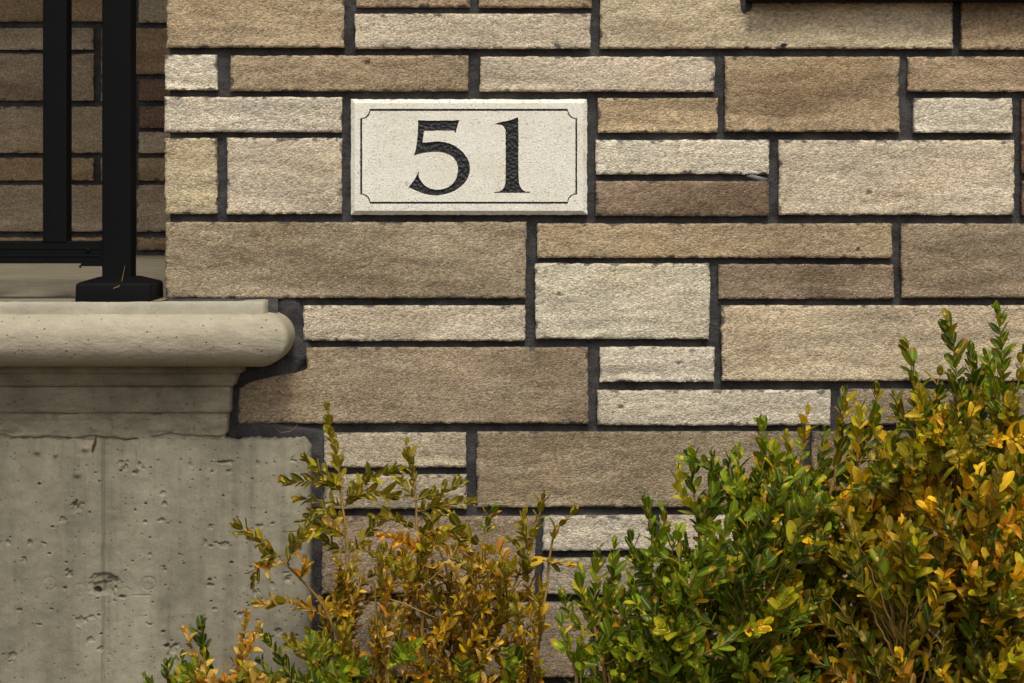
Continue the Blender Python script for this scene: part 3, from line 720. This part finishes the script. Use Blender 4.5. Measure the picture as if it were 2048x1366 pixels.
class Shrub:
    def __init__(s, name, label, base, seed):
        s.o = empty(name, base); tag(s.o, label, 'shrub', 'box shrubs along the wall'); s.leaves = []; s.limbs = []; s.rng = random.Random(seed); s.ntw = 0; s.rest = []
    def tube(s, name, pts, r0, r1):
        n = len(pts); rads = [r0 + (r1 - r0) * i / (n - 1) for i in range(n)]
        link(name, tube_mesh(name, pts, rads, 5), M['twig'], s.o)
    def limb(s, pts, r0=.006, r1=.003):
        W = resample([P(*p) for p in pts], .02, s.rng, .0022); s.limbs.append(W); s.tube('branch', W, r0, r1); return W
    def shoot(s, pts, colf, leaf=.024, gap=.0125, bare=0.0, r0=.0019, wob=.0016, world=False, maxleaf=9):
        R = s.rng
        W = resample(pts if world else [P(*p) for p in pts], .008, R, wob)       # base -> tip
        if s.ntw < 290: s.tube('twig', W, r0, .0006); s.ntw += 1
        else: s.rest.append((W, r0))
        L = [0]
        for a, b_ in zip(W[:-1], W[1:]): L.append(L[-1] + (b_ - a).length)
        dom = colf(R, W[-1]); dom2 = colf(R, W[-1]); cf = colf
        colf = lambda R_, p_: (dom if R_.random() < .6 else dom2) if R_.random() < .72 else cf(R_, p_)
        tot = L[-1]; d = max(bare, tot - maxleaf); ph = R.random() * 3.14; j = 0
        while d < tot + .001:
            i = min(max(k for k in range(len(L)) if L[k] <= d + 1e-6), len(W) - 2)
            p = W[i].lerp(W[i + 1], (d - L[i]) / max(1e-6, L[i + 1] - L[i]))
            t = (W[i + 1] - W[i]).normalized(); a = t.cross(Vector((.2, 1, .3))).normalized(); b_ = t.cross(a)
            near = (tot - d) / .03
            sz = leaf * (.5 + .5 * min(1, near + .15)) * R.uniform(.68, 1.18)
            for sg in (0, math.pi):
                if R.random() < .06: continue
                q = ph + j * math.pi / 2 + sg + R.uniform(-.35, .35)
                side = a * math.cos(q) + b_ * math.sin(q)
                op = R.uniform(.5, .95) * (.55 + .45 * min(1, near))
                dr = (t * math.cos(op) + side * math.sin(op) + Vector((0, -.10, .10))).normalized()
                nn = (t - dr * t.dot(dr)); nn = nn - side * .15 + Vector((0, -.35, .35)); nn = (nn - dr * nn.dot(dr)).normalized()
                s.leaves.append((p, dr, nn, sz * R.uniform(.9, 1.1), colf(R, p)))
            if near < .2:
                s.leaves.append((p, (t + Vector((R.uniform(-.2, .2), 0, 0))).normalized(), a, sz, colf(R, p)))
            d += gap * R.uniform(.8, 1.25); j += 1
    def fill(s, n, region, depth, colf, leaf=.024, gap=.0125, ln=(.10, .2), lean=.35):
        R = s.rng; cnt = 0; tries = 0
        xs = [p[0] for p in region]; ys = [p[1] for p in region]
        while cnt < n and tries < n * 40:
            tries += 1
            x = R.uniform(min(xs), max(xs)); y = R.uniform(min(ys), max(ys))
            if not inside(x, y, region): continue
            tip = P(x, y, R.uniform(*depth))
            best = None
            for Lm in s.limbs:
                for q in Lm[::2]:
                    if q.z > tip.z - .035: continue
                    dd = abs((q - tip).length - R.uniform(.09, .17)) + abs((q - tip).x) * .35 + R.random() * .05
                    if best is None or dd < best[0]: best = (dd, q)
            if best is None: continue
            q = best[1]; v = tip - q
            mid = q.lerp(tip, .5) + Vector((R.uniform(-.012, .012) - v.x * .10, R.uniform(-.012, .012), -abs(v.x) * .08))
            lng = R.uniform(*ln)
            s.shoot([q, mid, tip], colf, leaf, gap, 0.0, .0021, .0014, True, lng); cnt += 1
    def finish(s, n_ind=300):
        if s.rest:
            V = []; F = []; off = 0
            for W, r0 in s.rest:
                me = tube_mesh('t', W, [r0 + (.0006 - r0) * i / (len(W) - 1) for i in range(len(W))], 4)
                v = np.empty(len(me.vertices) * 3, np.float32); me.vertices.foreach_get('co', v); V.append(v.reshape(-1, 3))
                f = np.empty(len(me.loops), np.int32); me.loops.foreach_get('vertex_index', f); F.append(f.reshape(-1, 4) + off); off += len(me.vertices)
                bpy.data.meshes.remove(me)
            tag(link('twig_mass', mesh_np('twig_mass', np.concatenate(V), np.concatenate(F)), M['twig'], s.o), kind='stuff')
        R = s.rng; GW, GH = 700, 500
        zb = {}
        cnt = [0] * len(s.leaves)
        proj = lambda p: ((p.x / (D + p.y)) * D / S + 1024, YH + (EYE - p.z) * D / (S * (D + p.y)))
        for i, (p, dr, nn, L, c) in enumerate(s.leaves):
            sd_ = dr.cross(nn)
            for u in (.15, .4, .65, .9):
                for vv in (-.2, 0, .2):
                    q = p + dr * L * u + sd_ * L * vv; x, y = proj(q)
                    if 0 <= x < 2048 and 0 <= y < 1366:
                        k = (int(x / 5), int(y / 5))
                        if k not in zb or zb[k][0] > q.y: zb[k] = (q.y, i)
        for (_, i) in zb.values(): cnt[i] += 1
        order = sorted(range(len(s.leaves)), key=lambda i: -cnt[i])
        ind = set(i for i in order[:n_ind] if cnt[i] > 0)
        BV = []; BU = []; BC = []; BF = []; off = 0
        loc = s.o.location
        for i, (p, dr, nn, L, c) in enumerate(s.leaves):
            sd_ = nn.cross(dr); t = R.randrange(NT)
            if i in ind:
                o = bpy.data.objects.new('leaf', leaf_mesh(c, t, R.randrange(5))); COL.objects.link(o); o.parent = s.o
                m = Matrix((dr * L, sd_ * L, nn * L)).transposed().to_4x4(); m.translation = p - loc; o.matrix_local = m
            else:
                V, uv, F = TPL[1 if c in ('ta', 'br', 'or', 'go') else 0][t]
                B = np.array([dr, sd_, nn]) * L
                BV.append(V @ B + np.array(p)); u2 = uv.copy(); u2[:, 2] = R.random(); BU.append(u2)
                cc = np.array(lin(PAL[c])) * LEAFK * R.uniform(.75, 1.25); BC.append(np.tile([*cc, 1], (len(V), 1))); BF.append(F + off); off += len(V)
        if BV:
            me = mesh_np('foliage', np.concatenate(BV), np.concatenate(BF), True, {'lc': ('FLOAT_COLOR', np.concatenate(BC)), 'luv': ('FLOAT_VECTOR', np.concatenate(BU))})
            tag(link('foliage', me, M['leaf'], s.o), kind='stuff')
        print('SHRUB', s.o.name, 'leaves', len(s.leaves), 'twigs', s.ntw, len(s.rest))
def resample(P_, step, R, wob):
    pts = [Vector(p) for p in P_]
    if len(pts) > 2:
        out = []
        for i in range(len(pts) - 1):
            p0, p1, p2, p3 = pts[max(i - 1, 0)], pts[i], pts[i + 1], pts[min(i + 2, len(pts) - 1)]
            n = max(2, int((p2 - p1).length / step))
            for k in range(n):
                t = k / n; out.append(.5 * ((2 * p1) + (p2 - p0) * t + (2 * p0 - 5 * p1 + 4 * p2 - p3) * t * t + (3 * p1 - p0 - 3 * p2 + p3) * t ** 3))
        out.append(pts[-1])
    else:
        n = max(2, int((pts[1] - pts[0]).length / step)); out = [pts[0].lerp(pts[1], k / n) for k in range(n + 1)]
    return [p + Vector((R.uniform(-wob, wob), R.uniform(-wob, wob), R.uniform(-wob, wob))) if 0 < i else p for i, p in enumerate(out)]
def inside(x, y, poly):
    c = False; j = len(poly) - 1
    for i in range(len(poly)):
        if (poly[i][1] > y) != (poly[j][1] > y) and x < (poly[j][0] - poly[i][0]) * (y - poly[i][1]) / (poly[j][1] - poly[i][1]) + poly[i][0]: c = not c
        j = i
    return c
def pick(**wt):
    ks = list(wt); ws = [wt[k] for k in ks]
    return lambda R, p=None: R.choices(ks, ws)[0]
GY = lambda Y: YH + EYE * D / (S * (D + Y))          # photo row of the ground at depth Y

# --- the thin yellowing shrub in the middle
B = Shrub('box_shrub', 'sparse yellowing box shrub with bare stems growing at the concrete corner', P(850, GY(-.22), -.22), 21)
yb = -.20
oliv = pick(ol=4, do=5, yg=1, g1=.8, go=.5); dull = pick(br=4, ta=1.2, **{'or': .9}, go=2.4, ol=3.2, do=3.2, ye=.4); mixd = pick(ol=4, do=4.5, br=1.6, ta=.4, **{'or': .4}, go=1, yg=1.2)
def bcol(R, p):
    py = YH + (EYE - p.z) * D / (S * (D + p.y))
    return (oliv if py < 1040 else mixd if py < 1120 + R.uniform(-40, 40) else dull)(R)
tipc = pick(**{'or': 4}, ye=3, ol=2)
gb = GY(yb)
main = [[(800, gb, yb), (715, 1500, yb), (698, 1300, yb), (696, 1150, -.2), (688, 1040, -.19), (681, 960, -.18), (668, 890, -.18)],
        [(840, gb, -.24), (862, 1500, -.24), (850, 1320, -.24), (838, 1150, -.23), (834, 1050, -.22), (830, 980, -.22), (824, 930, -.22)],
        [(780, gb, yb), (715, 1440, -.22), (660, 1240, -.24), (600, 1155, -.26), (555, 1108, -.27)],
        [(900, gb, -.2), (955, 1420, -.2), (985, 1290, -.2), (1022, 1190, -.2), (1056, 1105, -.2)],
        [(900, gb, -.26), (930, 1400, -.26), (945, 1240, -.26), (960, 1130, -.26), (968, 1070, -.26)],
        [(860, gb, -.15), (900, 1400, -.15), (905, 1250, -.15), (890, 1130, -.15), (872, 1080, -.15)],
        [(820, gb, -.28), (780, 1420, -.3), (760, 1280, -.3), (745, 1160, -.3)],
        [(950, gb, -.25), (1050, 1450, -.25), (1070, 1300, -.25), (1090, 1200, -.22), (1105, 1080, -.22)]]
for m in main: B.limb(m, .0055, .0018)
bs = [  # (points base->tip), leaf size, bare
    ([(668, 895, -.18), (660, 850, -.18), (655, 820, -.18)], .018), ([(681, 965, -.18), (674, 920, -.18), (667, 885, -.18)], .019),
    ([(683, 985, -.18), (650, 950, -.2), (608, 915, -.21)], .021), ([(688, 975, -.18), (630, 965, -.21), (566, 963, -.23)], .019), ([(686, 1012, -.18), (640, 1000, -.2), (597, 996, -.2)], .022),
    ([(690, 1000, -.18), (735, 958, -.2), (805, 938, -.22)], .023), ([(690, 1012, -.18), (725, 988, -.2), (790, 990, -.22)], .022), ([(692, 1050, -.19), (640, 1020, -.22), (600, 1060, -.22), (588, 1098, -.22)], .022),
    ([(692, 1075, -.19), (650, 1050, -.22), (612, 1075, -.23)], .023), ([(696, 1110, -.2), (650, 1080, -.2), (625, 1045, -.2)], .022), ([(696, 1110, -.2), (745, 1060, -.2), (770, 1030, -.2)], .021),
    ([(824, 935, -.22), (820, 910, -.22), (814, 884, -.22)], .018), ([(830, 985, -.22), (828, 950, -.22), (822, 925, -.22)], .019), ([(832, 1000, -.22), (880, 985, -.24), (926, 964, -.25)], .021),
    ([(834, 1022, -.22), (890, 1010, -.24), (946, 1003, -.25)], .022), ([(831, 1000, -.22), (812, 975, -.22), (796, 960, -.22)], .021), ([(834, 1058, -.22), (790, 1040, -.22), (752, 1036, -.22)], .023),
    ([(836, 1075, -.22), (880, 1060, -.26), (915, 1072, -.28)], .024), ([(836, 1090, -.22), (870, 1085, -.26), (930, 1105, -.27)], .024), ([(838, 1100, -.22), (800, 1080, -.25), (770, 1072, -.26)], .024),
    ([(558, 1110, -.27), (515, 1078, -.28), (468, 1048, -.29)], .021), ([(560, 1110, -.27), (528, 1118, -.29), (505, 1165, -.3)], .021), ([(548, 1102, -.27), (535, 1135, -.29), (552, 1128, -.29)], .018),
    ([(575, 1125, -.27), (590, 1090, -.28), (620, 1040, -.28)], .020), ([(650, 1235, -.24), (580, 1205, -.27), (513, 1210, -.28)], .021), ([(600, 1160, -.26), (610, 1125, -.28), (600, 1110, -.28)], .02),
    ([(1056, 1108, -.2), (1072, 1050, -.2), (1090, 985, -.2)], .021), ([(1060, 1090, -.2), (1045, 1060, -.2), (1048, 1030, -.2)], .021), ([(1105, 1085, -.22), (1115, 1060, -.22), (1150, 1020, -.22)], .021),
    ([(1085, 1120, -.22), (1105, 1125, -.22), (1138, 1128, -.22)], .017), ([(968, 1075, -.26), (975, 1045, -.26), (992, 1018, -.26)], .022), ([(965, 1090, -.26), (930, 1070, -.26), (905, 1030, -.26)], .022),
    ([(1040, 1150, -.2), (1000, 1110, -.22), (970, 1095, -.22)], .022), ([(1040, 1150, -.2), (1060, 1120, -.22), (1020, 1080, -.22)], .022), ([(872, 1085, -.15), (862, 1050, -.15), (880, 1020, -.15)], .022)]
for p, sz in bs: B.shoot(p, bcol, sz * 1.14, .0098, .006, .0016)
B.fill(165, [(640, 1130), (700, 1090), (820, 1060), (1000, 1080), (1085, 1130), (1080, 1400), (640, 1400)], (-.34, -.10), bcol, .0195, .0100, (.06, .12))
B.fill(26, [(560, 1250), (700, 1240), (1150, 1290), (1200, 1420), (560, 1420)], (-.45, -.2), pick(g1=3, g2=3, ol=2, dg=1), .025, .0115, (.07, .12))
for p in [[(760, 1190, -.3), (800, 1205, -.32), (870, 1235, -.33)], [(840, 1180, -.3), (905, 1110, -.32), (915, 1080, -.3)], [(990, 1290, -.2), (1030, 1180, -.2), (1075, 1130, -.2)]]:
    B.tube('twig', resample([P(*q) for q in p], .01, B.rng, .001), .0014, .0007)
B.finish()

# --- the low shrub at the lower left
A = Shrub('box_shrub', 'low box shrub with tan and green leaf tips in front of the grey concrete', P(460, GY(-.42), -.42), 33)
tanc = pick(ta=4, **{'or': 3}, br=2, yg=1); grn = pick(g1=4, dg=3, g2=1, ol=1.2)
for m in [[(460, GY(-.42), -.42), (440, 1600, -.42), (432, 1420, -.42), (415, 1340, -.42)], [(460, GY(-.42), -.42), (470, 1600, -.42), (468, 1420, -.42), (480, 1340, -.42)],
          [(470, GY(-.42), -.42), (350, 1560, -.4), (335, 1440, -.4)], [(480, GY(-.42), -.42), (600, 1560, -.4), (610, 1420, -.4)]]: A.limb(m, .0055, .002)
for p, c, sz in [([(432, 1420, -.42), (415, 1330, -.42), (398, 1236, -.42)], grn, .024), ([(430, 1400, -.43), (395, 1330, -.44), (372, 1262, -.44)], tanc, .022), ([(468, 1420, -.42), (478, 1330, -.42), (492, 1236, -.42)], tanc, .023),
                 ([(470, 1400, -.42), (490, 1320, -.43), (518, 1252, -.44)], tanc, .021), ([(610, 1420, -.4), (570, 1330, -.4), (526, 1270, -.4)], grn, .023), ([(612, 1420, -.4), (625, 1330, -.4), (617, 1272, -.4)], grn, .023),
                 ([(615, 1420, -.4), (640, 1340, -.4), (652, 1270, -.4)], grn, .022), ([(335, 1440, -.4), (338, 1380, -.4), (332, 1322, -.4)], grn, .022), ([(335, 1440, -.4), (315, 1390, -.42), (290, 1350, -.42)], grn, .022),
                 ([(340, 1440, -.4), (365, 1370, -.42), (362, 1318, -.42)], grn, .022), ([(440, 1430, -.44), (420, 1370, -.46), (408, 1310, -.46)], tanc, .024), ([(455, 1430, -.44), (450, 1370, -.46), (444, 1325, -.46)], tanc, .024),
                 ([(590, 1430, -.4), (540, 1350, -.42), (520, 1320, -.42)], grn, .022), ([(380, 1440, -.44), (395, 1370, -.46), (390, 1330, -.46)], grn, .022)]:
    A.shoot(p, c, sz, .0105, .008, .002)
def acol(R, p):
    px = 1024 + p.x / S * D / (D + p.y)
    return (tanc if 390 < px < 530 and R.random() < .75 else grn)(R)
A.fill(80, [(280, 1395), (330, 1345), (400, 1330), (520, 1330), (560, 1350), (650, 1330), (690, 1460), (270, 1460)], (-.55, -.34), acol, .027, .0115, (.06, .1))
A.finish()

# --- the green shrub right of centre
C = Shrub('box_shrub', 'dense green box shrub with small yellow leaf spots right of centre', P(1400, GY(-.42), -.42), 45)
gr = pick(g1=6, g2=3, dg=4, yg=.3, ol=.5); gr2 = pick(g2=5, yg=2, g1=2)
gc = GY(-.42)
def ccol(R, p):
    py = YH + (EYE - p.z) * D / (S * (D + p.y)); px = 1024 + p.x / S * D / (D + p.y)
    if R.random() < .015: return R.choice(['ta', 'or', 'ye'])
    if px > 1530 and R.random() < .35: return R.choice(['ol', 'yg', 'ye', 'do'])
    return (gr2 if R.random() < .18 else gr)(R)
for m in [[(1400, gc, -.42), (1270, 1600, -.42), (1220, 1400, -.42), (1190, 1250, -.42)], [(1400, gc, -.42), (1330, 1600, -.42), (1310, 1350, -.42), (1300, 1180, -.4), (1308, 1090, -.4)],
          [(1420, gc, -.42), (1410, 1600, -.42), (1410, 1350, -.42), (1400, 1150, -.42), (1395, 1030, -.42)], [(1420, gc, -.42), (1470, 1600, -.42), (1490, 1350, -.42), (1500, 1150, -.42), (1500, 1010, -.42)],
          [(1440, gc, -.42), (1540, 1600, -.4), (1570, 1350, -.4), (1585, 1150, -.4), (1590, 990, -.4)], [(1420, gc, -.42), (1360, 1600, -.56), (1350, 1420, -.6), (1350, 1260, -.6)], [(1420, gc, -.42), (1480, 1600, -.56), (1490, 1420, -.6), (1480, 1260, -.6)],
          [(1400, gc, -.42), (1330, 1600, -.28), (1320, 1380, -.26), (1330, 1200, -.26)], [(1400, gc, -.42), (1460, 1600, -.28), (1470, 1300, -.26), (1460, 1100, -.26)], [(1380, gc, -.42), (1230, 1620, -.5), (1170, 1450, -.52), (1150, 1330, -.52)]]: C.limb(m, .007, .0025)
for p in [[(1308, 1100, -.4), (1300, 1040, -.4), (1287, 992, -.4)], [(1308, 1100, -.4), (1330, 1050, -.4), (1322, 1010, -.4)], [(1190, 1250, -.42), (1192, 1160, -.42), (1197, 1096, -.42)], [(1195, 1250, -.42), (1222, 1160, -.42), (1228, 1092, -.42)],
          [(1190, 1260, -.42), (1165, 1190, -.42), (1160, 1140, -.42)], [(1185, 1270, -.42), (1140, 1230, -.42), (1128, 1192, -.42)], [(1395, 1040, -.42), (1385, 960, -.42), (1378, 905, -.42)], [(1400, 1040, -.42), (1362, 985, -.42), (1356, 940, -.42)],
          [(1410, 1040, -.42), (1440, 960, -.42), (1385, 915, -.44)], [(1400, 1045, -.42), (1425, 960, -.42), (1428, 915, -.42)], [(1500, 1020, -.42), (1480, 950, -.42), (1478, 900, -.42)], [(1500, 1020, -.42), (1530, 920, -.42), (1517, 832, -.42)],
          [(1590, 1000, -.4), (1605, 900, -.4), (1613, 830, -.4)], [(1590, 1000, -.4), (1580, 930, -.4), (1572, 872, -.4)], [(1590, 1010, -.4), (1640, 920, -.4), (1648, 862, -.4)], [(1300, 1180, -.4), (1270, 1110, -.42), (1262, 1070, -.42)], [(1150, 1340, -.52), (1135, 1290, -.52), (1120, 1240, -.52)],
          [(1150, 1340, -.52), (1165, 1290, -.54), (1185, 1235, -.54)], [(1500, 1020, -.42), (1545, 950, -.42), (1550, 890, -.42)], [(1400, 1040, -.42), (1455, 960, -.4), (1462, 905, -.4)]]:
    C.shoot(p, ccol, .027, .0122, .01, .002)
regC = [(1180, 1210), (1250, 1130), (1290, 1080), (1345, 1050), (1385, 1000), (1440, 950), (1510, 900), (1600, 880), (1670, 900), (1660, 1460), (1120, 1460), (1140, 1330)]
C.fill(260, regC, (-.56, -.22), ccol, .0268, .0116, (.08, .14)); C.fill(130, [(x, y + 60) for x, y in regC], (-.72, -.54), ccol, .027, .0115, (.09, .14))
C.finish()

# --- the tall shrub at the right edge
E = Shrub('box_shrub', 'tall box shrub turning yellow and orange at the right edge', P(1880, GY(-.42), -.42), 57)
og = pick(g1=4, dg=3, ol=3, g2=1, do=1.5); yw = pick(ye=2, yg=2.2, ol=4, **{'or': 1.0}, go=2, do=2.4); dk = pick(do=4, ol=2.5, dg=4.5, g1=2, br=1)
def ecol(R, p):
    py = YH + (EYE - p.z) * D / (S * (D + p.y)); px = 1024 + p.x / S * D / (D + p.y)
    if py < 790: return og(R)
    t = R.random()
    if px > 1720 and 800 < py < 1150: return (yw if t < .70 else og)(R)
    if py >= 1130: return (dk if t < .62 else yw)(R)
    return (og if t < .58 else yw)(R)
ge = GY(-.42)
for m in [[(1880, ge, -.42), (1760, 1600, -.42), (1700, 1400, -.42), (1672, 1240, -.42), (1660, 1100, -.42), (1665, 960, -.42)], [(1880, ge, -.42), (1800, 1600, -.44), (1770, 1380, -.44), (1735, 1200, -.44), (1722, 1050, -.44), (1718, 920, -.42)],
          [(1880, ge, -.42), (1860, 1600, -.42), (1840, 1350, -.42), (1830, 1150, -.42), (1835, 1000, -.42), (1845, 860, -.42)], [(1890, ge, -.42), (1915, 1600, -.46), (1922, 1350, -.48), (1915, 1160, -.48), (1905, 1020, -.46), (1915, 870, -.44)],
          [(1900, ge, -.42), (1970, 1600, -.42), (1990, 1350, -.42), (2000, 1150, -.42), (2008, 950, -.42), (2007, 800, -.42)], [(1900, ge, -.42), (2060, 1600, -.42), (2100, 1350, -.42), (2110, 1100, -.42), (2110, 900, -.42)],
          [(1880, ge, -.42), (1830, 1600, -.6), (1810, 1420, -.64), (1800, 1300, -.64)], [(1880, ge, -.42), (1950, 1600, -.6), (1965, 1420, -.64), (1960, 1250, -.62)], [(1880, ge, -.42), (1780, 1600, -.28), (1760, 1300, -.26), (1750, 1050, -.26)], [(1880, ge, -.42), (1930, 1600, -.28), (1940, 1300, -.26), (1945, 1000, -.26)]]: E.limb(m, .0085, .003)
for p, c in [([(1665, 970, -.42), (1680, 880, -.42), (1690, 785, -.42)], ecol), ([(1718, 930, -.42), (1745, 850, -.42), (1755, 785, -.42)], ecol), ([(1845, 870, -.42), (1832, 780, -.42), (1817, 697, -.42)], og), ([(1915, 880, -.44), (1912, 740, -.44), (1893, 628, -.44)], og),
             ([(1915, 880, -.44), (1950, 780, -.44), (1940, 700, -.44)], og), ([(2007, 810, -.42), (2004, 710, -.42), (1998, 618, -.42)], og), ([(2008, 830, -.42), (2035, 770, -.42), (2042, 700, -.42)], og), ([(1845, 870, -.42), (1870, 800, -.42), (1880, 735, -.42)], ecol),
             ([(2007, 820, -.42), (1985, 770, -.42), (1975, 715, -.42)], ecol), ([(1718, 940, -.42), (1715, 880, -.42), (1722, 815, -.42)], ecol), ([(1900, 1075, -.56), (1850, 1000, -.6), (1790, 918, -.62)], pick(yg=4, ye=2, ol=2)), ([(1905, 1080, -.56), (1850, 1030, -.6), (1785, 980, -.62)], pick(yg=4, ye=2, ol=2)),
             ([(1910, 1080, -.58), (1925, 1000, -.62), (1935, 905, -.62)], pick(ye=4, yg=2)), ([(1905, 1080, -.58), (1885, 990, -.62), (1865, 920, -.62)], pick(ol=3, br=1, yg=2)), ([(1905, 1085, -.58), (1830, 1066, -.62), (1742, 1076, -.62)], pick(yg=3, ye=2, ol=2)),
             ([(1665, 1230, -.5), (1610, 1200, -.56), (1550, 1180, -.56)], pick(ta=3, ye=2, ol=1)), ([(1905, 1120, -.58), (1850, 1110, -.62), (1780, 1100, -.62)], pick(yg=3, ol=3)), ([(1845, 870, -.42), (1800, 830, -.42), (1790, 790, -.42)], ecol)]:
    E.shoot(p, c, .029, .0125, .012, .0022)
regE = [(1640, 1010), (1665, 920), (1700, 860), (1750, 850), (1800, 830), (1830, 790), (1880, 770), (1920, 740), (1990, 740), (2040, 760), (2110, 760), (2120, 1460), (1560, 1460), (1570, 1200)]
E.fill(340, regE, (-.58, -.22), ecol, .0275, .0118, (.08, .15)); E.fill(75, [(1620, 1190), (1700, 1150), (1960, 1150), (2110, 1200), (2110, 1460), (1600, 1460)], (-.70, -.52), ecol, .026, .012, (.07, .12)); E.fill(125, [(1640, 1090), (1665, 1000), (1750, 930), (1830, 870), (1920, 820), (2040, 840), (2120, 840), (2120, 1460), (1980, 1460), (1960, 1180), (1860, 1130), (1650, 1150)], (-.76, -.56), ecol, .028, .0118, (.07, .13))
E.finish()
